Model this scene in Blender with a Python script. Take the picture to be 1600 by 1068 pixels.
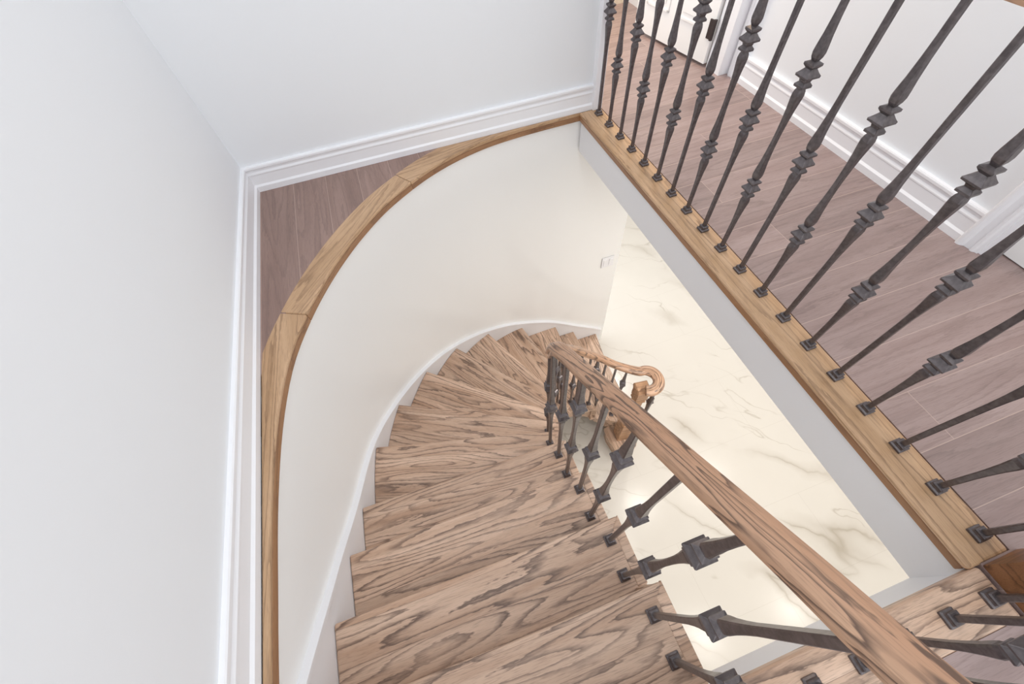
import bpy, bmesh, math, random
from mathutils import Vector, Matrix

random.seed(7)
for o in list(bpy.data.objects):
    bpy.data.objects.remove(o)
scene = bpy.context.scene
C = scene.collection
S = 1.25            # metres per layout unit; every coordinate below is in layout units

# ------------------------------------------------------------------ camera, light, exposure
cam_data = bpy.data.cameras.new('camera')
cam_data.sensor_width = 36.0
cam_data.lens = 36.0 * 631.535 / 1600.0
cam_data.clip_start = 0.02
cam = bpy.data.objects.new('camera', cam_data)
C.objects.link(cam)
cam.location = (0, 0, 1.0 * S)
cam.rotation_euler = (0.5666, 0.0663, -0.3358)
scene.camera = cam

scene.view_settings.view_transform = 'Standard'
scene.view_settings.look = 'None'
scene.view_settings.gamma = 1.0
scene.view_settings.use_curve_mapping = False
scene.view_settings.exposure = 0.0

world = bpy.data.worlds.new('daylight')
scene.world = world
world.use_nodes = True
bgn = world.node_tree.nodes['Background']
bgn.inputs[0].default_value = (0.95, 0.975, 1.0, 1)
bgn.inputs[1].default_value = 1.70


def area(name, loc, size, power, col, rot=(0, 0, 0), shape='DISK'):
    d = bpy.data.lights.new(name, 'AREA')
    d.shape = shape
    d.size = size
    d.energy = power
    d.color = col
    o = bpy.data.objects.new(name, d)
    o.location = [c * S for c in loc]
    o.rotation_euler = rot
    C.objects.link(o)
    return o


WARM = (1.0, 0.955, 0.89)
# recessed lamps in the ceiling of the ground floor foyer (under the landing)
for lx, ly, pw in ((1.75, 1.95, 19), (1.35, 0.50, 9), (0.95, 0.20, 5), (1.35, -0.80, 9), (0.30, -0.80, 11), (2.2, 0.5, 13), (2.3, -0.9, 8)):
    area('foyer_downlight', (lx, ly, -0.19), 0.22, pw, WARM)
# unseen warm fill, added to tint the hall floor behind the back wall
area('hall_warm_fill', (1.10, 2.2, 1.7), 0.3, 20, (1.0, 0.78, 0.54))


# ------------------------------------------------------------------ materials
def lin(c):
    return tuple(((v / 255) / 12.92 if v / 255 <= 0.04045 else ((v / 255 + 0.055) / 1.055) ** 2.4) for v in c) + (1,)


def newmat(name):
    m = bpy.data.materials.new(name)
    m.use_nodes = True
    nt = m.node_tree
    b = nt.nodes['Principled BSDF']
    return m, nt, b


def paint(name, col, rough=0.6, bump=0.0, spec=0.3):
    m, nt, b = newmat(name)
    b.inputs['Base Color'].default_value = lin(col)
    b.inputs['Roughness'].default_value = rough
    b.inputs['Specular IOR Level'].default_value = spec
    if bump:
        n = nt.nodes.new('ShaderNodeTexNoise')
        n.inputs['Scale'].default_value = 260
        tc = nt.nodes.new('ShaderNodeTexCoord')
        nt.links.new(tc.outputs['Object'], n.inputs['Vector'])
        bp = nt.nodes.new('ShaderNodeBump')
        bp.inputs['Strength'].default_value = bump
        bp.inputs['Distance'].default_value = 0.001
        nt.links.new(n.outputs[0], bp.inputs['Height'])
        nt.links.new(bp.outputs[0], b.inputs['Normal'])
    return m


def math_node(nt, op, a, b=None, clamp=False):
    n = nt.nodes.new('ShaderNodeMath')
    n.operation = op
    n.use_clamp = clamp
    for i, v in enumerate((a, b)):
        if v is None:
            continue
        if isinstance(v, (int, float)):
            n.inputs[i].default_value = v
        else:
            nt.links.new(v, n.inputs[i])
    return n.outputs[0]


def noise(nt, vec, scale, detail=2.0, rough=0.5, dist=0.0):
    n = nt.nodes.new('ShaderNodeTexNoise')
    n.inputs['Scale'].default_value = scale
    n.inputs['Detail'].default_value = detail
    n.inputs['Roughness'].default_value = rough
    n.inputs['Distortion'].default_value = dist
    nt.links.new(vec, n.inputs['Vector'])
    return n.outputs[0]


def vscale(nt, vec, sc):
    n = nt.nodes.new('ShaderNodeVectorMath')
    n.operation = 'MULTIPLY'
    nt.links.new(vec, n.inputs[0])
    n.inputs[1].default_value = sc
    return n.outputs[0]


def ramp(nt, fac, stops, interp='LINEAR'):
    n = nt.nodes.new('ShaderNodeValToRGB')
    n.color_ramp.interpolation = interp
    e = n.color_ramp.elements
    while len(e) < len(stops):
        e.new(0.5)
    for el, (p, c) in zip(e, stops):
        el.position = p
        el.color = c if len(c) == 4 else lin(c)
    nt.links.new(fac, n.inputs[0])
    return n.outputs[0]


def mixc(nt, fac, a, b, mode='MIX'):
    n = nt.nodes.new('ShaderNodeMix')
    n.data_type = 'RGBA'
    n.blend_type = mode
    for sock, v in ((n.inputs[0], fac), (n.inputs[6], a), (n.inputs[7], b)):
        if isinstance(v, (int, float)):
            sock.default_value = v
        elif isinstance(v, tuple):
            sock.default_value = v
        else:
            nt.links.new(v, sock)
    return n.outputs[2]


def oak(name, light, mid, dark, coord='Object', rings=13.0, stretch=0.16, across=7.0,
        rough=0.38, spec=0.45, stave=0.0, plank=None, vein=1.0, bright=0.25):
    """Oak with cathedral grain. Grain runs along local X (or U). plank=(width,length) lays boards along X."""
    m, nt, b = newmat(name)
    tc = nt.nodes.new('ShaderNodeTexCoord')
    vec = tc.outputs[coord]
    oi = nt.nodes.new('ShaderNodeObjectInfo')
    rnd = oi.outputs['Random']
    comb = nt.nodes.new('ShaderNodeCombineXYZ')
    sep = nt.nodes.new('ShaderNodeSeparateXYZ')
    nt.links.new(vec, sep.inputs[0])
    X, Y, Z = sep.outputs
    cell = math_node(nt, 'MULTIPLY', rnd, 37.0)
    seam = None
    shade = None
    if stave or plank:
        wid = plank[0] if plank else stave
        row = math_node(nt, 'FLOOR', math_node(nt, 'ADD', math_node(nt, 'DIVIDE', Y, wid), math_node(nt, 'MULTIPLY', rnd, 0.9)))
        fr = math_node(nt, 'FRACT', math_node(nt, 'ADD', math_node(nt, 'DIVIDE', Y, wid), math_node(nt, 'MULTIPLY', rnd, 0.9)))
        rid = row
        edge = math_node(nt, 'MULTIPLY', math_node(nt, 'MINIMUM', fr, math_node(nt, 'SUBTRACT', 1.0, fr)), wid)
        if plank:
            wn0 = nt.nodes.new('ShaderNodeTexWhiteNoise')
            wn0.noise_dimensions = '1D'
            nt.links.new(row, wn0.inputs['W'])
            xs = math_node(nt, 'ADD', math_node(nt, 'DIVIDE', X, plank[1]), wn0.outputs[0])
            col = math_node(nt, 'FLOOR', xs)
            fx = math_node(nt, 'FRACT', xs)
            ex = math_node(nt, 'MULTIPLY', math_node(nt, 'MINIMUM', fx, math_node(nt, 'SUBTRACT', 1.0, fx)), plank[1])
            edge = math_node(nt, 'MINIMUM', edge, ex)
            rid = math_node(nt, 'ADD', row, math_node(nt, 'MULTIPLY', col, 17.3))
        wn = nt.nodes.new('ShaderNodeTexWhiteNoise')
        wn.noise_dimensions = '1D'
        nt.links.new(math_node(nt, 'ADD', rid, math_node(nt, 'MULTIPLY', rnd, 91.0)), wn.inputs['W'])
        shade = wn.outputs[0]
        cell = math_node(nt, 'ADD', cell, math_node(nt, 'MULTIPLY', shade, 23.0))
        seam = math_node(nt, 'LESS_THAN', edge, 0.0011 if plank else 0.0006)
    nt.links.new(math_node(nt, 'ADD', X, cell), comb.inputs[0])
    nt.links.new(math_node(nt, 'ADD', Y, math_node(nt, 'MULTIPLY', cell, 1.7)), comb.inputs[1])
    nt.links.new(math_node(nt, 'ADD', Z, math_node(nt, 'MULTIPLY', cell, 0.37)), comb.inputs[2])
    v = comb.outputs[0]
    # contour lines of a long stretched noise give the cathedral figure
    f = noise(nt, vscale(nt, v, (stretch * across, across, across)), 1.0, 2.2, 0.45, 0.12)
    wob = noise(nt, vscale(nt, v, (30, 170, 60)), 1.0, 2.0)
    f2 = math_node(nt, 'ADD', math_node(nt, 'MULTIPLY', f, rings), math_node(nt, 'MULTIPLY', wob, 0.42))
    saw = math_node(nt, 'FRACT', f2)
    line = ramp(nt, saw, [(0.0, (1, 1, 1, 1)), (0.14, (.6, .6, .6, 1)), (0.34, (0.06, 0.06, 0.06, 1)), (0.92, (0, 0, 0, 1)), (1.0, (1, 1, 1, 1))])
    strength = noise(nt, vscale(nt, v, (2.0, 9.0, 9.0)), 1.0, 2.0)
    pores = noise(nt, vscale(nt, v, (22, 420, 420)), 1.0, 2.0, 0.6)
    pores = ramp(nt, pores, [(0.50, (0, 0, 0, 1)), (0.66, (1, 1, 1, 1))])
    lf = math_node(nt, 'MULTIPLY', line, math_node(nt, 'MULTIPLY', strength, 1.75 * vein), True)
    tone = noise(nt, vscale(nt, v, (1.5, 16, 16)), 1.0, 3.0)
    tone = ramp(nt, tone, [(0.32, (0, 0, 0, 1)), (0.68, (1, 1, 1, 1))])
    base = mixc(nt, tone, lin(mid), lin(light))
    base = mixc(nt, math_node(nt, 'MULTIPLY', pores, 0.30), base, lin(dark))
    col = mixc(nt, math_node(nt, 'MULTIPLY', lf, 0.86), base, lin(dark))
    if shade is not None:
        k = math_node(nt, 'ADD', math_node(nt, 'MULTIPLY', shade, bright), 1.0 - bright / 2)
        cc = nt.nodes.new('ShaderNodeCombineXYZ')
        for i in range(3):
            nt.links.new(k, cc.inputs[i])
        col = mixc(nt, 1.0, col, cc.outputs[0], 'MULTIPLY')
        if seam is not None:
            col = mixc(nt, math_node(nt, 'MULTIPLY', seam, 0.55), col, lin((205, 180, 165) if plank else dark))
    nt.links.new(col, b.inputs['Base Color'])
    b.inputs['Roughness'].default_value = rough
    b.inputs['Specular IOR Level'].default_value = spec
    bp = nt.nodes.new('ShaderNodeBump')
    bp.inputs['Strength'].default_value = 0.15
    bp.inputs['Distance'].default_value = 0.001
    nt.links.new(math_node(nt, 'SUBTRACT', 1.0, lf), bp.inputs['Height'])
    nt.links.new(bp.outputs[0], b.inputs['Normal'])
    return m


M_wall = paint('wall_paint', (237, 239, 242), 0.7, 0.05)
M_cream = paint('cream_wall_paint', (249, 249, 248), 0.7, 0.05)
M_trim = paint('white_trim_paint', (243, 243, 246), 0.35)
M_fascia = paint('fascia_paint', (236, 236, 238), 0.6)
M_door = paint('door_paint', (243, 242, 240), 0.4)
M_tread = oak('stained_oak_tread', (219, 189, 166), (188, 154, 129), (94, 74, 64), stave=0.115, bright=0.26, rings=21, across=6.0, stretch=0.11)
M_rail = oak('stained_oak_rail', (198, 162, 134), (178, 138, 110), (84, 64, 54), coord='UV', rings=12, across=24, stretch=0.075, bright=0.2, vein=1.5)
M_nosing = oak('oak_nosing', (203, 168, 134), (184, 148, 112), (126, 96, 70), rings=8, across=15, stretch=0.055, vein=0.8)
M_cove_shaded = oak('oak_cove_shaded', (170, 128, 92), (150, 108, 76), (104, 74, 54), rings=6, across=15, stretch=0.055, vein=0.6)  # browner than the nosing: side grain plus side-face shade put into the colour
M_newel = oak('oak_newel', (206, 164, 130), (182, 138, 104), (116, 84, 60), rings=9, across=9, stretch=0.2)
M_post = oak('dark_oak_post', (150, 104, 70), (120, 80, 52), (60, 40, 28), rings=9, across=9, stretch=0.2)
M_floor = oak('dark_plank_floor', (164, 143, 138), (149, 127, 122), (118, 98, 93), plank=(0.165, 3.1), bright=0.22, vein=0.45, rings=12, stretch=0.10, rough=0.24, spec=0.65)
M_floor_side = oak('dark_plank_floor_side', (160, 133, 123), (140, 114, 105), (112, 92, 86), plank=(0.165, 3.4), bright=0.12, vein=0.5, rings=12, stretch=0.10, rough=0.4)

m, nt, b = newmat('dark_iron')
tc = nt.nodes.new('ShaderNodeTexCoord')
nz = noise(nt, tc.outputs['Object'], 90, 3.0)
nt.links.new(ramp(nt, nz, [(0.3, (84, 78, 79)), (0.7, (110, 103, 104))]), b.inputs['Base Color'])
b.inputs['Metallic'].default_value = 0.55
b.inputs['Roughness'].default_value = 0.3
b.inputs['Specular IOR Level'].default_value = 0.6
M_iron = m
M_hinge = paint('dark_hinge_metal', (58, 48, 46), 0.4)

m, nt, b = newmat('marble_tile')
tc = nt.nodes.new('ShaderNodeTexCoord')
v = tc.outputs['Object']
warp = nt.nodes.new('ShaderNodeVectorMath')
warp.operation = 'ADD'
nn = nt.nodes.new('ShaderNodeTexNoise')
nn.inputs['Scale'].default_value = 1.7
nn.inputs['Detail'].default_value = 4
nt.links.new(v, nn.inputs['Vector'])
nt.links.new(v, warp.inputs[0])
nt.links.new(vscale(nt, nn.outputs['Color'], (0.42, 0.42, 0.0)), warp.inputs[1])
rotn = nt.nodes.new('ShaderNodeVectorRotate')
rotn.inputs['Angle'].default_value = math.radians(42)
rotn.inputs['Axis'].default_value = (0, 0, 1)
nt.links.new(warp.outputs[0], rotn.inputs['Vector'])
w = rotn.outputs[0]
a1 = noise(nt, vscale(nt, w, (0.32, 1.55, 1)), 1.0, 2.0, 0.45)
d1 = math_node(nt, 'ABSOLUTE', math_node(nt, 'SUBTRACT', a1, 0.5))
v1 = ramp(nt, d1, [(0.0, (1, 1, 1, 1)), (0.004, (.5, .5, .5, 1)), (0.013, (0.22, 0.22, 0.22, 1)), (0.035, (0, 0, 0, 1))])
a2 = noise(nt, vscale(nt, w, (0.7, 2.6, 1)), 1.0, 3.0, 0.5)
d2 = math_node(nt, 'ABSOLUTE', math_node(nt, 'SUBTRACT', a2, 0.46))
v2 = ramp(nt, d2, [(0.0, (.7, .7, .7, 1)), (0.006, (.1, .1, .1, 1)), (0.012, (0, 0, 0, 1))])
mask = ramp(nt, noise(nt, v, 1.3, 2.0), [(0.44, (0, 0, 0, 1)), (0.62, (1, 1, 1, 1))])
mask2 = ramp(nt, noise(nt, vscale(nt, v, (1, 1, 3)), 2.1, 2.0), [(0.42, (0, 0, 0, 1)), (0.6, (1, 1, 1, 1))])
vv = math_node(nt, 'MAXIMUM', math_node(nt, 'MULTIPLY', v1, mask), math_node(nt, 'MULTIPLY', v2, mask2))
br = nt.nodes.new('ShaderNodeTexBrick')
br.offset = 0.5
br.inputs['Scale'].default_value = 1.0
br.inputs['Mortar Size'].default_value = 0.0016
br.inputs['Brick Width'].default_value = 1.2
br.inputs['Row Height'].default_value = 0.6
nt.links.new(v, br.inputs['Vector'])
grout = math_node(nt, 'MULTIPLY', br.outputs['Fac'], 0.22)
cl = mixc(nt, noise(nt, v, 2.4, 3.0), lin((219, 214, 206)), lin((212, 207, 199)))
cl = mixc(nt, math_node(nt, 'MULTIPLY', vv, 0.62), cl, lin((150, 136, 116)))
cl = mixc(nt, grout, cl, lin((170, 160, 148)))
nt.links.new(cl, b.inputs['Base Color'])
b.inputs['Roughness'].default_value = 0.22
b.inputs['Specular IOR Level'].default_value = 0.35
M_marble = m

# ------------------------------------------------------------------ builders


def tag(o, label, cat, group=None, kind=None):
    o['label'] = label
    o['category'] = cat
    if group:
        o['group'] = group
    if kind:
        o['kind'] = kind
    return o


def thing(name, label, cat, loc=(0, 0, 0), rz=0.0, group=None):
    o = bpy.data.objects.new(name, None)
    o.empty_display_size = 0.05
    C.objects.link(o)
    o.location = Vector(loc) * S
    o.rotation_euler = (0, 0, rz)
    return tag(o, label, cat, group)


def link(name, me, mat=None, parent=None, loc=(0, 0, 0), rz=0.0, bevel=0.0, smooth=False):
    o = bpy.data.objects.new(name, me)
    C.objects.link(o)
    if mat and not me.materials:
        me.materials.append(mat)
    o.location = Vector(loc) * S
    o.rotation_euler = (0, 0, rz)
    if parent:
        o.parent = parent
    if bevel:
        md = o.modifiers.new('bevel', 'BEVEL')
        md.width = bevel * S
        md.segments = 3
        md.limit_method = 'ANGLE'
        md.angle_limit = math.radians(40)
    if smooth:
        for p in me.polygons:
            p.use_smooth = True
    return o


def mesh(name, verts, faces, uvs=None):
    me = bpy.data.meshes.new(name)
    me.from_pydata([Vector(v) * S for v in verts], [], faces)
    if uvs:
        uvl = me.uv_layers.new(name='UVMap')
        for poly in me.polygons:
            for li in poly.loop_indices:
                uvl.data[li].uv = uvs[me.loops[li].vertex_index]
    bm = bmesh.new()
    bm.from_mesh(me)
    bmesh.ops.recalc_face_normals(bm, faces=bm.faces)
    bm.to_mesh(me)
    bm.free()
    me.update()
    return me


def prism(name, poly, z0, z1):
    n = len(poly)
    vs = [(x, y, z0) for x, y in poly] + [(x, y, z1) for x, y in poly]
    fs = [list(range(n))[::-1], list(range(n, 2 * n))] + [[i, (i + 1) % n, n + (i + 1) % n, n + i] for i in range(n)]
    return mesh(name, vs, fs)


def boxes(name, lst):
    vs, fs = [], []
    for (x0, x1, y0, y1, z0, z1) in lst:
        k = len(vs)
        vs += [(x, y, z) for z in (z0, z1) for x, y in ((x0, y0), (x1, y0), (x1, y1), (x0, y1))]
        fs += [[k + i for i in f] for f in ([3, 2, 1, 0], [4, 5, 6, 7], [0, 1, 5, 4], [1, 2, 6, 5], [2, 3, 7, 6], [3, 0, 4, 7])]
    return mesh(name, vs, fs)


def catmull(P, n=8):
    P = [Vector(p) for p in P]
    Q = [2 * P[0] - P[1]] + P + [2 * P[-1] - P[-2]]
    out = []
    for i in range(1, len(Q) - 2):
        a, b, c, d = Q[i - 1:i + 3]
        for k in range(n):
            t = k / n
            out.append(0.5 * (2 * b + (c - a) * t + (2 * a - 5 * b + 4 * c - d) * t * t + (3 * b - a - 3 * c + d) * t ** 3))
    out.append(P[-1])
    return out


def offset(pts, d):
    """offset a plan polyline to its left by d"""
    out = []
    for i, p in enumerate(pts):
        a = pts[max(i - 1, 0)]
        b = pts[min(i + 1, len(pts) - 1)]
        t = Vector((b[0] - a[0], b[1] - a[1]))
        t.normalize()
        out.append(Vector((p[0] - t.y * d, p[1] + t.x * d)))
    return out


def cumlen(pts):
    s = [0.0]
    for a, b in zip(pts, pts[1:]):
        s.append(s[-1] + (Vector(b) - Vector(a)).length)
    return s


def at_s(pts, s, x):
    if x <= s[0]:
        return Vector(pts[0])
    for i in range(len(s) - 1):
        if x <= s[i + 1]:
            t = (x - s[i]) / max(s[i + 1] - s[i], 1e-9)
            return Vector(pts[i]).lerp(Vector(pts[i + 1]), t)
    return Vector(pts[-1])


def interp(x, xs, ys):
    if x <= xs[0]:
        return ys[0] + (ys[1] - ys[0]) / (xs[1] - xs[0]) * (x - xs[0])
    for i in range(len(xs) - 1):
        if x <= xs[i + 1]:
            return ys[i] + (ys[i + 1] - ys[i]) * (x - xs[i]) / (xs[i + 1] - xs[i])
    return ys[-1]


def sweep(name, path, prof, close=True, uv=True, scl=None):
    """sweep a closed profile (side, up) along a 3D path; side = right of travel"""
    vs, fs, uvs = [], [], []
    n = len(prof)
    per = [0.0]
    for a, b in zip(prof, prof[1:] + prof[:1]):
        per.append(per[-1] + math.hypot(a[0] - b[0], a[1] - b[1]))
    L = 0.0
    for i, p in enumerate(path):
        p = Vector(p)
        a = Vector(path[max(i - 1, 0)])
        b = Vector(path[min(i + 1, len(path) - 1)])
        t = (b - a).normalized()
        side = t.cross(Vector((0, 0, 1))).normalized()
        up = side.cross(t)
        if i:
            L += (p - Vector(path[i - 1])).length
        k_ = scl[i] if scl else 1.0
        for j, (u, w) in enumerate(prof):
            u, w = u * k_, w * (1 + (k_ - 1) * .4)
            vs.append(p + side * u + up * w)
            uvs.append((L * S, (u * 0.9 + 0.35 * w) * S))
    m_ = len(path)
    for i in range(m_ - 1):
        for j in range(n):
            k = (j + 1) % n
            fs.append([i * n + j, i * n + k, (i + 1) * n + k, (i + 1) * n + j])
    if close:
        fs.append(list(range(n))[::-1])
        fs.append([(m_ - 1) * n + j for j in range(n)])
    return mesh(name, vs, fs, uvs if uv else None)


def smooth_obj(o, ang=35):
    for p in o.data.polygons:
        p.use_smooth = True
    if hasattr(o.data, 'set_sharp_from_angle'):
        o.data.set_sharp_from_angle(angle=math.radians(ang))


# ------------------------------------------------------------------ plan lines
DZ = 0.15
FLOOR = -14 * DZ
WALL = catmull([(-.572, -.9), (-.572, 0.0), (-.570, .2), (-.566, .38), (-.553, .56), (-.533, .70), (-.505, .82), (-.463, .93), (-.40, 1.055), (-.32, 1.18),
                (-.225, 1.30), (-.11, 1.415), (.02, 1.51), (.13, 1.572), (.25, 1.62), (.38, 1.653), (.50, 1.667), (.62, 1.672), (.8, 1.672), (1.21, 1.668)])
WS = cumlen(WALL)
XL = -.577                                  # face of the left baseboard


def yb(x):                                  # face of the back baseboard
    return 1.6949 - 0.0203 * (x + .5758)


EDGE_X, EDGE_Y = .8325, -.238               # landing nosing edges
TIP_S = [1.034, 1.221, 1.403, 1.695, 1.971, 2.259, 2.544, 2.821, 3.099, 3.376, 3.539, 3.759]

# ------------------------------------------------------------------ structure


def struct(name, me, mat, label, cat='wall', **k):
    o = link(name, me, mat, **k)
    o['kind'] = 'structure'
    o['label'] = label
    o['category'] = cat
    return o


H = 2.0
struct('floor_foyer', boxes('floor_foyer', [(-1.2, 3.2, -2.0, 3.2, FLOOR - .05, FLOOR)]), M_marble,
       'cream veined marble tile floor of the foyer down below the stairs', 'floor')
struct('wall_foyer', boxes('wall_foyer', [(3.12, 3.18, -1.95, 3.1, FLOOR, -.19), (-1.15, 3.18, -1.98, -1.92, FLOOR, -.19), (1.3, 3.18, 3.05, 3.11, FLOOR, -.19), (-1.18, -1.12, -1.95, 1.7, FLOOR, -.03),
       (-1.15, -.57, 1.7, 1.76, FLOOR, -.03)]), M_cream, 'cream foyer walls on the ground floor beyond the stairs')
struct('wall_left', boxes('wall_left', [(-.66, -.592, -1.5, 1.8, -.03, H)]), M_wall, 'plain white wall along the left side of the stairwell')
yl, yr = yb(-.6) + .016, yb(.93) + .016
me = mesh('wall_back', [(-.66, yl, -.03), (.93, yr, -.03), (.93, yr + .07, -.03), (-.66, yl + .07, -.03),
                        (-.66, yl, H), (.93, yr, H), (.93, yr + .07, H), (-.66, yl + .07, H)],
          [[3, 2, 1, 0], [4, 5, 6, 7], [0, 1, 5, 4], [1, 2, 6, 5], [2, 3, 7, 6], [3, 0, 4, 7]])
struct('wall_back', me, M_wall, 'plain white wall behind the stairwell above the triangular floor corner')

# curved well wall, from the foyer floor up to the curved nosing
wo = offset(WALL, .05)
ring = [(p.x, p.y) for p in WALL] + [(p.x, p.y) for p in reversed(wo)]
o = struct('wall_curved', prism('wall_curved', ring, FLOOR, -.03), M_cream, 'cream curved wall wrapping around the winding stairs')
smooth_obj(o)

# white slab of the landing: fascia faces and the foyer ceiling below it
slab = [(EDGE_X + .010, EDGE_Y - .010), (EDGE_X + .010, 1.66), (.94, 1.665), (.94, 3.0), (3.2, 3.0), (3.2, -2.0), (-.57, -2.0), (-.57, EDGE_Y - .06), (.30, EDGE_Y - .06), (.30, EDGE_Y - .010)]
struct('ceiling', prism('ceiling', slab, -.182, -.021), M_fascia, 'white fascia band and slab under the landing edge', 'ceiling')
lan = [(.862, -.330), (.862, -.236), (.938, -.236), (.938, 1.70), (.938, 3.0), (1.60, 3.0), (1.9, 3.0), (1.9, -1.5), (-.577, -1.5), (-.577, -.330)]
struct('floor_landing', prism('floor_landing', lan, -.0205, 0), M_floor, 'dark brown plank floor of the upper landing', 'floor')
# triangular corner of floor behind the curved nosing
cp = [(p.x, p.y) for p in offset(WALL, .06) if p.y > .6 and p.x < .42]
cp = [(max(x, XL - .01), min(y, yb(x) + .01)) for x, y in cp]
cor = [(XL - .01, .6)] + cp + [(.42, yb(.42) + .012), (XL - .012, yb(XL) + .012)]
cor2 = [(y, -x) for x, y in cor]            # built with the boards along local X, then turned
struct('floor_corner', prism('floor_corner', cor2, -.021, -.0005), M_floor_side, 'dark plank floor triangle in the corner behind the curved nosing', 'floor',
       rz=math.radians(90))


def bb_profile(h=.105):
    # (out, up) from wall face
    return [(0, 0), (.019, 0), (.019, .022), (.0155, .026), (.0130, .029), (.0130, .066), (.0145, .069), (.0145, .073), (.0095, .080), (.0095, .088),
            (.0165, .093), (.0165, .101), (.014, h), (0, h)]


def baseboard(name, path, label):
    # path runs so that the room is on the right of travel
    o = struct(name, sweep(name, [(x, y, 0) for x, y in path], bb_profile(), uv=False), M_trim, label, 'baseboard')
    return o


def mitre_path(pts):
    return pts


# left + back baseboards: built as one mitred run each
def run_baseboard(name, a, b, label, ma=0, mb=0):
    """straight baseboard from a to b, room on the right; ma/mb shear the ends for mitres"""
    a, b = Vector(a), Vector(b)
    t = (b - a).normalized()
    r = Vector((t.y, -t.x))
    pr = bb_profile()
    vs, fs = [], []
    for end, sh in ((a, ma), (b, mb)):
        for (u, w) in pr:
            q = end + r * u + t * (sh * u)
            vs.append((q.x, q.y, w))
    n = len(pr)
    for j in range(n):
        k = (j + 1) % n
        fs.append([j, k, n + k, n + j])
    fs += [list(range(n))[::-1], list(range(n, 2 * n))]
    return struct(name, mesh(name, vs, fs), M_trim, label, 'baseboard')


XW = XL - .019                               # wall plane behind the left baseboard
run_baseboard('baseboard_left', (XW, -1.4), (XW, yb(XW) + .019), 'stepped white baseboard along the left wall', 0, -1)
run_baseboard('baseboard_back', (XW, yb(XW) + .019), (.895, yb(.895) + .019), 'stepped white baseboard along the back wall', 1, 0)

# casing board on the end of the back wall
struct('trim_1', boxes('trim_1', [(.893, .936, 1.652, 1.76, 0, H)]), M_trim, 'white casing strip at the end of the back wall', 'trim', bevel=.003)

# right wall of the landing with two doorways
XR = 1.60
struct('wall_right', boxes('wall_right', [(XR + .003, XR + .07, .395, 1.66, -.02, H), (XR + .003, XR + .07, 2.36, 3.0, -.02, H),
                                          (XR + .003, XR + .07, -1.5, -.22, -.02, H)]), M_wall,
       'white wall on the far side of the landing')
run_baseboard('baseboard_right', (XR + .003, 1.600), (XR + .003, .462), 'stepped white baseboard along the far landing wall')


def casing(name, y0, y1, flip, label):
    """moulded door casing on the right wall between y0 (opening side) and y1"""
    d = y1 - y0
    pr = [(0, .0), (.012, .0), (.014, .12), (.020, .20), (.020, .30), (.016, .36), (.018, .62), (.026, .72), (.030, .84), (.030, .94), (.024, 1.0), (0, 1.0)]
    vs, fs = [], []
    for z in (0, H):
        for u, w in pr:
            vs.append((XR + .004 - u, y0 + d * w, z))
    n = len(pr)
    fs = [[j, (j + 1) % n, n + (j + 1) % n, n + j] for j in range(n)] + [list(range(n))[::-1], list(range(n, 2 * n))]
    return struct(name, mesh(name, vs, fs), M_trim, label, 'trim')


casing('trim_2', .398, .462, 0, 'moulded white door casing on the far wall at the right edge')
casing('trim_3', 1.665, 1.600, 0, 'moulded white door casing beside the hinge of the panelled door')
struct('trim_4', boxes('trim_4', [(XR - .002, XR + .10, .385, .400, 0, H), (XR - .002, XR + .10, 1.662, 1.677, 0, H)]), M_trim,
       'white door jambs set in the far landing wall', 'trim')

# door at the right picture edge, closed in its frame
d2 = struct('door_2', boxes('door_2', [(1.652, 1.68, -.22, .385, .004, 1.65)]), M_door, 'closed white door at the right edge of the landing', 'door')
link('panel', boxes('panel', [(1.648, 1.654, -.12, .29, .16, .62), (1.648, 1.654, -.12, .29, .74, 1.5)]), M_door, d2, bevel=.004)

# panelled door standing slightly open
DH = Vector((1.529, 1.775))
DE = Vector((1.440, 2.291))
dw = (DE - DH).length
dang = math.atan2(DE.y - DH.y, DE.x - DH.x)
d1 = link('door_1', boxes('door_1', [(0, dw, -.028, 0, .014, 1.65)]), M_door, None, loc=(DH.x, DH.y, 0), rz=dang)
d1['kind'] = 'structure'
tag(d1, 'white panelled door standing slightly open beyond the balustrade', 'door')


def door_panel(u0, u1, z0, z1):
    lst = []
    t = .012
    for (a, b, c, d, o_) in ((u0, u1, z0, z0 + t, .006), (u0, u1, z1 - t, z1, .006), (u0, u0 + t, z0, z1, .006), (u1 - t, u1, z0, z1, .006),
                             (u0 + .03, u1 - .03, z0 + .03, z1 - .03, .005)):
        lst.append((a, b, -.0005, o_, c, d))
    return boxes('panel', lst)


for (u0, u1) in ((.07, dw / 2 - .03), (dw / 2 + .03, dw - .07)):
    for (z0, z1) in ((.14, .62), (.72, 1.5)):
        link('panel', door_panel(u0, u1, z0, z1), M_door, d1, bevel=.002)
hg = link('hinge', boxes('hinge', [(-.004, .026, -.006, .006, .115, .190), (-.008, .004, -.004, .008, .112, .193)]), M_hinge, d1, bevel=.001)
hg['label'] = 'dark metal door hinge'
# stop behind the door: jamb face on the hinge side
struct('trim_5', boxes('trim_5', [(1.545, 1.60, 1.672, 1.768, 0, H)]), M_trim, 'white jamb return next to the panelled door', 'trim')
struct('wall_closet', boxes('wall_closet', [(1.90, 1.94, 1.6, 2.7, -.02, 1.75), (1.66, 1.94, 1.6, 2.7, 1.70, 1.75), (1.66, 1.9, 2.64, 2.68, -.02, 1.7), (1.665, 1.9, 1.56, 1.60, -.02, 1.7)]), M_wall, 'white closet walls behind the panelled door')
struct('wall_hall', boxes('wall_hall', [(.9, 1.9, 2.66, 2.72, -.02, H)]), paint('hall_wall_paint', (240, 226, 204), .7), 'cream wall at the far end of the hall behind the balustrade')

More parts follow.
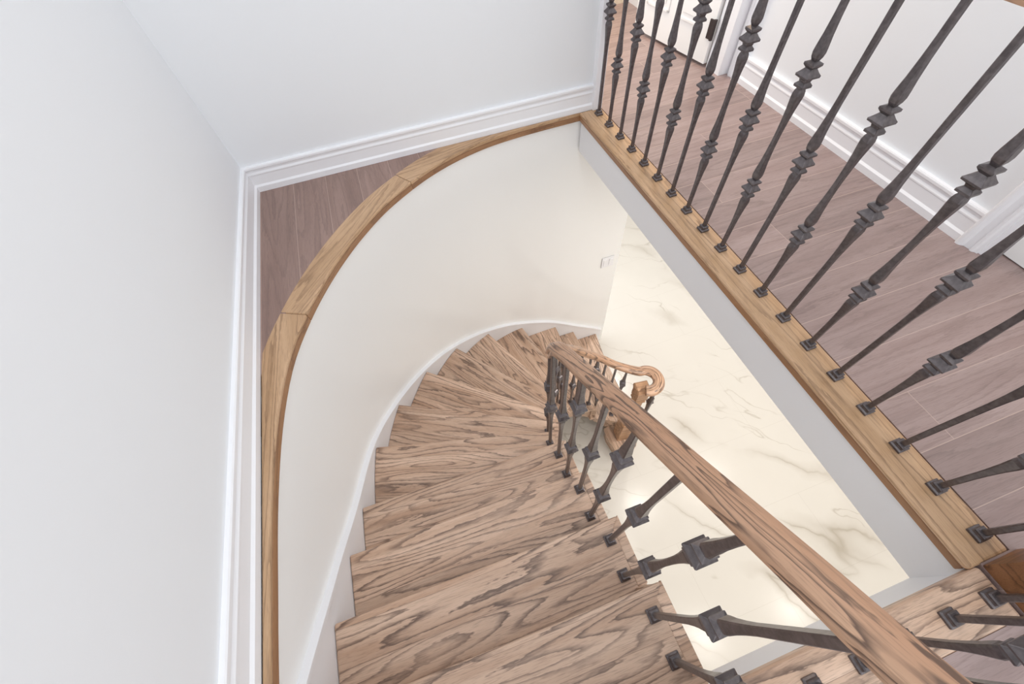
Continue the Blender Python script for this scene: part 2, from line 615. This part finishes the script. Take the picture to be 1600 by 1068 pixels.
# ------------------------------------------------------------------ oak floor nosings
t1 = struct('trim_6', boxes('trim_6', [(-(1.667 - EDGE_Y) / 2, (1.667 - EDGE_Y) / 2, -.1055, 0, -.016, .0012)]), M_nosing,
            'straight oak nosing board along the landing edge under the balusters', 'trim',
            loc=(EDGE_X, (1.667 + EDGE_Y) / 2, 0), rz=math.radians(90), bevel=.008)
cv = link('cove', boxes('cove', [(-.95, .952, -.012, -.0025, -.037, -.0155)]), M_cove_shaded, t1, bevel=.003)
vsn = [(-.57, EDGE_Y), (.862, EDGE_Y), (.862, EDGE_Y - .001)]
struct('trim_7', boxes('trim_7', [(-.577, .856, EDGE_Y - .094, EDGE_Y, -.030, .0010)]), M_tread,
       'stained oak nosing board across the head of the stairs', 'trim', bevel=.008)

# curved nosing: five mitred boards
inn = offset(WALL, -.012)
out = offset(WALL, .080)
lo_s, hi_s = .0, 3.46
cuts = [lo_s, 1.89, 2.60, hi_s]
cn = thing('floor_nosing', 'curved oak nosing following the top of the curved stair wall', 'floor nosing', (0, 0, 0))
cn['kind'] = 'structure'
for k in range(len(cuts) - 1):
    N = 40
    A, Bq = [], []
    for i in range(N + 1):
        s = cuts[k] + (cuts[k + 1] - cuts[k]) * i / N
        a = at_s(inn, WS, s)
        b_ = at_s(out, WS, s)
        if b_.x < XL + .001 or True:
            b_.x = max(b_.x, XL + .0005)
            b_.y = min(b_.y, yb(b_.x) - .0005)
        A.append(a)
        Bq.append(b_)
    c0 = (A[0] + A[-1]) / 2
    dr = A[-1] - A[0]
    ang = math.atan2(dr.y, dr.x)
    R_ = Matrix.Rotation(-ang, 2)
    poly = [tuple(R_ @ (q - c0)) for q in A] + [tuple(R_ @ (q - c0)) for q in reversed(Bq)]
    n = len(poly)
    link('nosing_board', prism('nosing_board', poly, -.013, .0012), M_nosing, cn, loc=(c0.x, c0.y, 0), rz=ang, bevel=.006)
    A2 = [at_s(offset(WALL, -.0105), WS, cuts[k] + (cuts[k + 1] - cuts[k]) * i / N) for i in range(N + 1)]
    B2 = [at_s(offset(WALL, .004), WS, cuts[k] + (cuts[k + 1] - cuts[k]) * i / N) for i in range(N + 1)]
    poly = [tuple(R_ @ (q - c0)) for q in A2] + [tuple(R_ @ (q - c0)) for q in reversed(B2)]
    link('cove', prism('cove', poly, -.037, -.0125), M_cove_shaded, cn, loc=(c0.x, c0.y, 0), rz=ang, bevel=.003)

# ------------------------------------------------------------------ staircase
stair = thing('staircase', 'winding oak staircase with stained treads descending to the foyer', 'staircase', (0, 0, FLOOR))


def local(o):                                # child of the staircase whose world placement is given
    o.location.z -= FLOOR * S
    return o


# plan and height of the stair handrail centre line (it also fixes the baluster line)
RAIL_KEY = [(.2325, -.225, .730), (.2325, -.16, .634), (.2325, -0.05, 0.5452), (.2325, 0.05, 0.4648), (.2325, 0.15, 0.3846), (.2325, 0.25, 0.3043), (.2325, 0.35, 0.2239), (.2325, 0.43, 0.1597),
            (.2328, .495, .1000), (0.2582, 0.5738, -0.0600), (0.2757, 0.6167, -0.1300), (0.2990, 0.6668, -0.2170), (0.3403, 0.7471, -0.3600), (0.3904, 0.8246, -0.5000), (0.4571, 0.9026, -0.6500), (0.5464, 0.9587, -0.8000), (0.6528, 0.9749, -0.9400), (0.7395, 0.9690, -1.0350), (0.8109, 0.9336, -1.0900),
            (.870, .898, -1.115), (.918, .868, -1.125)]
RAIL_SCALE = [.87] * 8 + [.90, .96, 1.0, 1.06, 1.06, 1.03, 1.0, .97, .96, .96, .97, 1.08, 1.15]
BAL_PLAN = catmull([(x, y) for x, y, z in RAIL_KEY[7:]], 8)
END_PLAN = offset(BAL_PLAN, -.048)
END_PLAN.append(END_PLAN[-1] + Vector((.09, -.055)))


def seg_hit(p, q, line):
    """first crossing of the ray p->q with a polyline; returns (point, index)"""
    p, q = Vector(p), Vector(q)
    d = q - p
    for i in range(len(line) - 1):
        a, e = line[i], line[i + 1] - line[i]
        den = d.x * e.y - d.y * e.x
        if abs(den) < 1e-9:
            continue
        t = ((a.x - p.x) * e.y - (a.y - p.y) * e.x) / den
        u = ((a.x - p.x) * d.y - (a.y - p.y) * d.x) / den
        if 0 <= u <= 1 and t > 0:
            return a + e * u, i
    raise ValueError('no crossing')


NOSE_LINES = [((-.49, .775), (.243, .586)), ((-.385, 1.025), (.284, .688)), ((-.226, 1.25), (.33, .80)), ((-.022, 1.44), (.382, .939)), ((.215, 1.575), (.436, 1.074)),
              ((.48, 1.64), (.561, 1.288)), ((.747, 1.64), (.748, 1.55)), ((.919, 1.64), (.920, 1.55))]
INNER = [(.278, -.058), (.280, .123), (.2785, .306), (.2795, .478)]
INNER_I = [0, 0, 0, 0]
for p_, q_ in NOSE_LINES:
    h_, i_ = seg_hit(p_, q_, END_PLAN)
    INNER.append(tuple(h_))
    INNER_I.append(i_)


SKIN = offset(WALL, -.014)
OUTER = [(-.557, -.045)] + [tuple(at_s(SKIN, WS, s)) for s in TIP_S]
OUTER_S = [.855] + TIP_S
# head of the flight
HEAD_IN = (.278, EDGE_Y)
HEAD_OUT = (-.557, EDGE_Y)


def inner_between(k):
    """plan points of the tread end between nosing k and the nosing above it (going up)"""
    a = INNER[k]
    b_ = INNER[k - 1] if k else HEAD_IN
    pts = [Vector(a)]
    if k >= 4:
        for i in range(INNER_I[k], INNER_I[k - 1], -1):
            if END_PLAN[i].y > .492:
                pts.append(END_PLAN[i])
    pts.append(Vector(b_))
    return pts


TH = .022
for k in range(12):
    z = -DZ * (k + 1)
    O, I = Vector(OUTER[k]), Vector(INNER[k])
    Ou, Iu = (Vector(OUTER[k - 1]), Vector(INNER[k - 1])) if k else (Vector(HEAD_OUT), Vector(HEAD_IN))
    up = Vector((Iu - Ou)).normalized()
    nrm = Vector((up.y, -up.x))             # towards the stairs above
    if nrm.dot((O + I) / 2 - (Ou + Iu) / 2) > 0:
        nrm = -nrm
    back = .035
    inn_p = inner_between(k)
    s0, s1 = OUTER_S[k], (OUTER_S[k - 1] if k else .66)
    out_p = [at_s(SKIN, WS, s1 + (s0 - s1) * i / 10) for i in range(1, 11)]
    out_p[-1] = O
    poly = inn_p + [Iu + nrm * back, Ou + nrm * back, Ou] + out_p
    c0 = (O + I) / 2
    d = I - O
    ang = math.atan2(d.y, d.x)
    R_ = Matrix.Rotation(-ang, 2)
    pl = [tuple(R_ @ (q - c0)) for q in poly]
    tr = local(link('tread', prism('tread', pl, -TH, 0), M_tread, stair, loc=(c0.x, c0.y, z), rz=ang, bevel=.006))
    # mitred return nosing along the open end
    w = .027
    t2 = offset(inn_p, -w)
    t3 = offset(inn_p, w)
    side = t2 if (t2[len(t2) // 2] - c0).length < (t3[len(t3) // 2] - c0).length else t3
    # mitre at the front corner
    side[0] = side[0] + (side[0] - side[1]).normalized() * .0 + (Iu - I).normalized() * w
    ou_ = [Vector(q) + (Vector(q) - s_).normalized() * .003 for q, s_ in zip(inn_p, side)]
    rp = [tuple(R_ @ (q - c0)) for q in ou_] + [tuple(R_ @ (q - c0)) for q in reversed(side)]
    rn = prism('return_nosing', rp, -TH - .001, .0012)
    ob = link('return_nosing', rn, M_tread, tr, bevel=.003)
    # riser under the nosing
    q0 = O - nrm * -.018
    q1 = I - nrm * -.018
    rr = [tuple(R_ @ (q - c0)) for q in (q0, q1 - d.normalized() * .02, q1 - d.normalized() * .02 + nrm * .014, q0 + nrm * .014)]
    local(link('riser', prism('riser', rr, -DZ + .001, -TH), M_tread, stair, loc=(c0.x, c0.y, z), rz=ang))
# riser below the landing nosing
local(link('riser', boxes('riser', [(-.55, .262, EDGE_Y - .034, EDGE_Y - .020, -.0, DZ - .031)]), M_tread, stair, loc=(0, 0, -DZ)))

# starting step with rounded end carrying the newel
z = -13 * DZ
DC, DR = Vector((.915, .738)), .105
front = catmull([(OUTER[12][0], OUTER[12][1]), (1.105, 1.412), (1.092, 1.2), (1.088, 1.05), (1.075, .92), (1.040, .83)], 6)
disc = [DC + DR * Vector((math.cos(a), math.sin(a))) for a in [math.radians(20 - i * 10) for i in range(0, 18)]]
s0, s1 = OUTER_S[12], OUTER_S[11]
poly = front + disc + [Vector((.812, .80)), Vector((.825, .86)), Vector((.920, .87)), Vector((.885, .89)), Vector((.885, 1.64))]
outp = [at_s(SKIN, WS, s1 + (s0 - s1) * i / 6) for i in range(0, 6)]
poly = poly[:-3] + [Vector((.885, .87))] + [Vector((.885, 1.62))] + outp
ang = math.radians(-92)
c0 = Vector((1.0, 1.25))
R_ = Matrix.Rotation(-ang, 2)
local(link('tread', prism('tread', [tuple(R_ @ (Vector(q[:2]) - c0)) for q in poly], -TH, 0), M_tread, stair, loc=(c0.x, c0.y, z), rz=ang, bevel=.006))
rp = []
for q in [Vector(p[:2]) for p in poly]:
    rp.append(q)
cen = Vector((.97, 1.2))


def shrink(pts, d):
    n_ = len(pts)
    o_ = []
    for i in range(n_):
        a, b_, c_ = pts[i - 1], pts[i], pts[(i + 1) % n_]
        t = (c_ - a)
        if t.length < 1e-6:
            t = c_ - b_
        t.normalize()
        o_.append(b_ + Vector((t.y, -t.x)) * d)
    return o_


area_ = sum(rp[i - 1].x * rp[i].y - rp[i].x * rp[i - 1].y for i in range(len(rp)))
rp2 = shrink(rp, .018 if area_ < 0 else -.018)
local(link('riser', prism('riser', [tuple(R_ @ (q - c0)) for q in rp2], -DZ, -TH), M_tread, stair, loc=(c0.x, c0.y, z), rz=ang))

# white inner stringer below the open tread ends
vs, fs = [], []
for k in range(12):
    pts = inner_between(k)
    mid = Vector(OUTER[k])
    ip = offset(pts, .034)
    ip2 = offset(pts, -.034)
    if (ip2[0] - mid).length < (ip[0] - mid).length:
        ip = ip2
    zt = -DZ * (k + 1) - TH
    zb0 = max(zt - .22, FLOOR)
    zb1 = max(zt - .22 + DZ, FLOOR)
    n0 = len(vs)
    m_ = len(ip)
    for i, q in enumerate(ip):
        zb = zb0 + (zb1 - zb0) * i / (m_ - 1)
        vs += [(q.x, q.y, zt), (q.x, q.y, zb)]
    for i in range(m_ - 1):
        a = n0 + 2 * i
        fs.append([a, a + 1, a + 3, a + 2])
st = local(link('inner_stringer', mesh('inner_stringer', vs, fs), M_tread, stair, loc=(0, 0, 0)))
md = st.modifiers.new('thickness', 'SOLIDIFY')
md.thickness = .02 * S

# ------------------------------------------------------------------ white skirting board following the stairs on the curved wall
cap_s, cap_z = [.55], [None]
KS = [.66, .855] + TIP_S + [3.95]
KZ = [0.0, -DZ] + [-DZ * (i + 2) for i in range(12)] + [-2.10]
extra = [.10, .10, .085, .070, .052, .040, .036, .033, .033, .040, .062, .080, .088, .088, .07]
vs, fs = [], []
prof_n = 6
NS = 110
for i in range(NS + 1):
    s = .50 + (3.80 - .50) * i / NS
    zz = 0.0
    for ds in (-.10, -.05, 0, .05, .10):
        zz += (interp(s + ds, KS, KZ) + interp(s + ds, KS, extra)) / 5
    b0 = at_s(WALL, WS, s)
    f1 = at_s(offset(WALL, -.013), WS, s)
    f2 = at_s(offset(WALL, -.024), WS, s)
    zbot = max(zz - .40, FLOOR + .001)
    for (q, z_) in ((b0, zz), (f2, zz), (f2, zz - .012), (f1, zz - .026), (f1, zbot), (b0, zbot)):
        vs.append((q.x, q.y, z_))
for i in range(NS):
    for j in range(prof_n):
        k = (j + 1) % prof_n
        fs.append([i * prof_n + j, i * prof_n + k, (i + 1) * prof_n + k, (i + 1) * prof_n + j])
fs += [list(range(prof_n))[::-1], [NS * prof_n + j for j in range(prof_n)]]
o = struct('baseboard_stair', mesh('baseboard_stair', vs, fs), M_trim, 'white skirting board climbing the curved wall beside the treads', 'baseboard')
smooth_obj(o, 30)

# ------------------------------------------------------------------ stair handrail
RAILPROF = [(-.016, -.013), (.016, -.013), (.0168, -.006), (.0155, -.002), (.0195, .001), (.0230, .004), (.0236, .009), (.0205, .0165), (.0140, .0208), (.0060, .0226),
            (-.0060, .0226), (-.0140, .0208), (-.0205, .0165), (-.0236, .009), (-.0230, .004), (-.0195, .001), (-.0155, -.002), (-.0168, -.006)]
rail_pts = list(RAIL_KEY)
VC, VR = Vector((.948, .790)), .066
for a in range(92, -128, -18):
    rail_pts.append((VC.x + VR * math.cos(math.radians(a)), VC.y + VR * math.sin(math.radians(a)), -1.130))
RAIL = catmull(rail_pts, 7)
RAIL_SC = [interp(min(i / 7, 24), list(range(21)) + [24], RAIL_SCALE + [1.42]) for i in range(len(RAIL))]
hr = link('stair_handrail', sweep('stair_handrail', RAIL, RAILPROF, scl=RAIL_SC), M_rail)
smooth_obj(hr, 28)
tag(hr, 'continuous oak stair handrail curling into a volute over the lower newel', 'handrail')
RS = cumlen([Vector((p[0], p[1])) for p in RAIL])


def rail_under(x, y):
    best = min(RAIL, key=lambda p: (p[0] - x) ** 2 + (p[1] - y) ** 2)
    return best[2] - .008


# ------------------------------------------------------------------ landing handrail
LX = .9037
lr = link('landing_handrail', sweep('landing_handrail', [(LX, 1.66, .741), (LX, 1.0, .741), (LX, .4, .741), (LX, -.245, .741)], RAILPROF), M_rail)
smooth_obj(lr, 28)
tag(lr, 'straight oak handrail over the landing balusters, cut by the top right corner', 'handrail')
fr = link('landing_handrail', sweep('landing_handrail', [(.862, -.285, .745), (.5, -.285, .745), (.2562, -.285, .745)], RAILPROF), M_rail)
smooth_obj(fr, 28)
tag(fr, 'short level oak handrail across the head of the stairs by the upper newel', 'handrail')

# ------------------------------------------------------------------ balusters


def square_loft(name, rings, twist=0.0):
    """rings: (z, half_size, chamfer)"""
    vs, fs = [], []
    for (z_, r, c) in rings:
        c = min(c, r * .6)
        for x, y in ((r - c, -r), (r, -r + c), (r, r - c), (r - c, r), (-r + c, r), (-r, r - c), (-r, -r + c), (-r + c, -r)):
            vs.append((x, y, z_))
    n = 8
    for i in range(len(rings) - 1):
        for j in range(n):
            k = (j + 1) % n
            fs.append([i * n + j, i * n + k, (i + 1) * n + k, (i + 1) * n + j])
    fs += [list(range(n))[::-1], [(len(rings) - 1) * n + j for j in range(n)]]
    return mesh(name, vs, fs)


SH = .0059
collar_rings = [(-.0265, .0060, .001), (-.0255, .0135, .001), (-.0210, .0135, .001), (-.0150, .0085, .001), (-.0095, .0100, .001), (-.0045, .0178, .001),
                (-.0005, .0182, .001), (.0045, .0140, .001), (.0120, .0088, .001), (.0160, .0120, .001), (.0185, .0138, .001), (.0225, .0138, .001), (.0265, .0065, .001)]
ME_collar = square_loft('collar', collar_rings)
ME_shoe = square_loft('shoe', [(0, .0148, .001), (.006, .0148, .001), (.0085, .0115, .001), (.013, .0105, .001), (.017, .0112, .001), (.0195, .0090, .001)])
SHAFT_CACHE = {}


def shaft_mesh(length, collars):
    key = (round(length, 3), tuple(round(c, 3) for c in collars))
    if key in SHAFT_CACHE:
        return SHAFT_CACHE[key]
    rg = [(0.0, SH, .0016)]
    for c in collars:
        for dz_, r in ((-.135, SH), (-.105, .0066), (-.075, .0080), (-.052, .0099), (-.042, .0104), (-.034, .0092), (-.028, .0068), (-.024, .0052),
                       (.024, .0052), (.028, .0068), (.034, .0092), (.042, .0104), (.052, .0099), (.075, .0080), (.105, .0066), (.135, SH)):
            zz = c + dz_
            rg.append((zz, r, .0016 + (r - SH) * .25))
    rg.append((length, SH, .0016))
    rg = sorted(rg)
    # where two collars' flares overlap keep the order monotone
    out_ = [rg[0]]
    for q in rg[1:]:
        if q[0] - out_[-1][0] > .0015 and q[0] <= length:
            out_.append(q)
    me_ = square_loft('shaft', out_)
    SHAFT_CACHE[key] = me_
    return me_


def baluster(x, y, z0, top, collars, label, group, rz=0.0):
    t = thing('baluster', label, 'baluster', (x, y, z0), rz, group)
    s_ = link('shaft', shaft_mesh(top - z0, collars), M_iron, t)
    for c in collars:
        link('collar', ME_collar, M_iron, t, loc=(0, 0, c))
    link('shoe', ME_shoe, M_iron, t)
    return t


ORD = ['first', 'second', 'third', 'fourth', 'fifth', 'sixth', 'seventh', 'eighth', 'ninth', 'tenth', 'eleventh', 'twelfth', 'thirteenth', 'fourteenth', 'fifteenth',
       'sixteenth', 'seventeenth', 'eighteenth', 'nineteenth']
G1 = 'iron balusters along the landing edge'
for i in range(19):
    y = 1.6152 - .1004 * i
    if i % 2 == 0:
        baluster(LX, y, .0012, .722, [.375], 'single-collar dark iron baluster on the landing nosing, %s from the back wall' % ORD[i], G1)
    else:
        baluster(LX, y, .0012, .722, [.235, .525], 'double-collar dark iron baluster on the landing nosing, %s from the back wall' % ORD[i], G1)
G2 = 'iron balusters across the head of the stairs'
for i, x in enumerate((.826, .727, .623, .520, .416, .318)):
    cl = [.375] if i % 2 == 1 else [.235, .525]
    kind = 'single-collar' if i % 2 == 1 else 'double-collar'
    baluster(x, -.286, .001, .726, cl, '%s dark iron baluster on the stair-head nosing, %s from the dark newel post' % (kind, ORD[i]), G2)
G3 = 'iron balusters along the stair handrail'
TN = ['top', 'second', 'third', 'fourth', 'fifth', 'sixth', 'seventh', 'eighth', 'ninth', 'tenth', 'eleventh', 'twelfth']
stairb = [(0, .2285, -.112), (0, .229, -.200), (1, .231, .071), (1, .2275, -.020), (2, .232, .256), (2, .230, .166), (3, .233, .431), (3, .233, .351)]


stairb += [(4, .2395, .530), (5, .272, .632), (6, .324, .733), (7, .392, .838), (8, .446, .905), (8, .482, .933),
           (9, .575, .970), (9, .615, .976), (10, .676, .980), (10, .722, .973), (11, .770, .957), (11, .826, .928), (11, .880, .892)]
cnt = {}
for k, x, y in stairb:
    cnt[k] = cnt.get(k, 0) + 1
    z0 = -DZ * (k + 1)
    top = rail_under(x, y)
    if k <= 3:
        ctype = [.405] if cnt[k] == 1 else [.322, .645]
    else:
        ctype = [.405] if (k + cnt[k]) % 2 else [.25, .50]
    pos = {1: 'nearest its nosing', 2: 'set back from its nosing', 3: 'nearest the riser'}[cnt[k]]
    if k in (9, 10, 11):
        pos = {1: 'first of those', 2: 'second of those', 3: 'third of those'}[cnt[k]]
    kind = 'single-collar' if len(ctype) == 1 else 'double-collar'
    if k in (4, 5, 6, 7):
        lab = '%s dark iron baluster, the only one on the %s stair tread from the top' % (kind, TN[k])
    else:
        lab = '%s iron baluster on the %s stair tread from the top, %s' % (kind, TN[k], pos)
    baluster(x, y, z0 + .001, top, [c for c in ctype if c < top - z0 - .1], lab, G3,
             rz=0 if k <= 3 else math.atan2(y - .53, x - .66))
# two under the volute on the rounded starting step
for (x, y, nm, cz) in ((.987, .735, 'right of the lower newel', .62), (.940, .690, 'in front of the lower newel', .45)):
    baluster(x, y, -13 * DZ + .001, -1.152, [cz], 'dark iron baluster under the volute on the starting step, ' + nm, G3)

# ------------------------------------------------------------------ newels
NX, NY = .921, .772
nw = thing('newel_post', 'turned-block oak newel post inside the volute at the foot of the stairs', 'newel post', (NX, NY, -13 * DZ), math.radians(-8))
link('base', square_loft('base', [(0, .043, .002), (.26, .043, .002), (.268, .047, .002), (.280, .047, .002), (.290, .040, .002), (.315, .034, .002)]), M_newel, nw)
link('shaft', square_loft('shaft', [(.315, .031, .002), (.33, .029, .002), (.60, .026, .002), (.63, .026, .002)]), M_newel, nw)
link('collar', square_loft('collar', [(.63, .029, .002), (.64, .034, .002), (.65, .034, .002), (.655, .029, .002), (.665, .029, .002), (.672, .035, .002), (.684, .035, .002), (.69, .030, .002)]), M_newel, nw)
link('cap', square_loft('cap', [(.69, .036, .002), (.735, .036, .002), (.738, .033, .002), (.743, .033, .002), (.746, .038, .002), (.756, .038, .002), (.759, .034, .002), (.764, .034, .002),
                                (.768, .041, .002), (.788, .041, .002), (.797, .035, .002)]), M_newel, nw)
un = thing('newel_post', 'dark stained square newel post at the corner of the landing, right picture edge', 'newel post', (.9075, -.2850, 0.0012))
link('shaft', square_loft('shaft', [(0, .0455, .002), (.78, .0455, .002)]), M_post, un)
link('cap', square_loft('cap', [(.78, .052, .003), (.80, .055, .003), (.815, .055, .003), (.84, .03, .003)]), M_post, un)

# ------------------------------------------------------------------ light switch on the curved wall
sw = thing('light_switch', 'white double light switch on the cream wall down by the foyer', 'light switch', (1.128, 1.6660, -1.073))
link('plate', boxes('plate', [(-.044, .044, -.005, 0, -.046, .046)]), M_trim, sw, bevel=.0015)
for sx in (-.02, .02):
    link('rocker', boxes('rocker', [(sx - .012, sx + .012, -.0085, -.004, -.027, .027)]), M_trim, sw, bevel=.001)
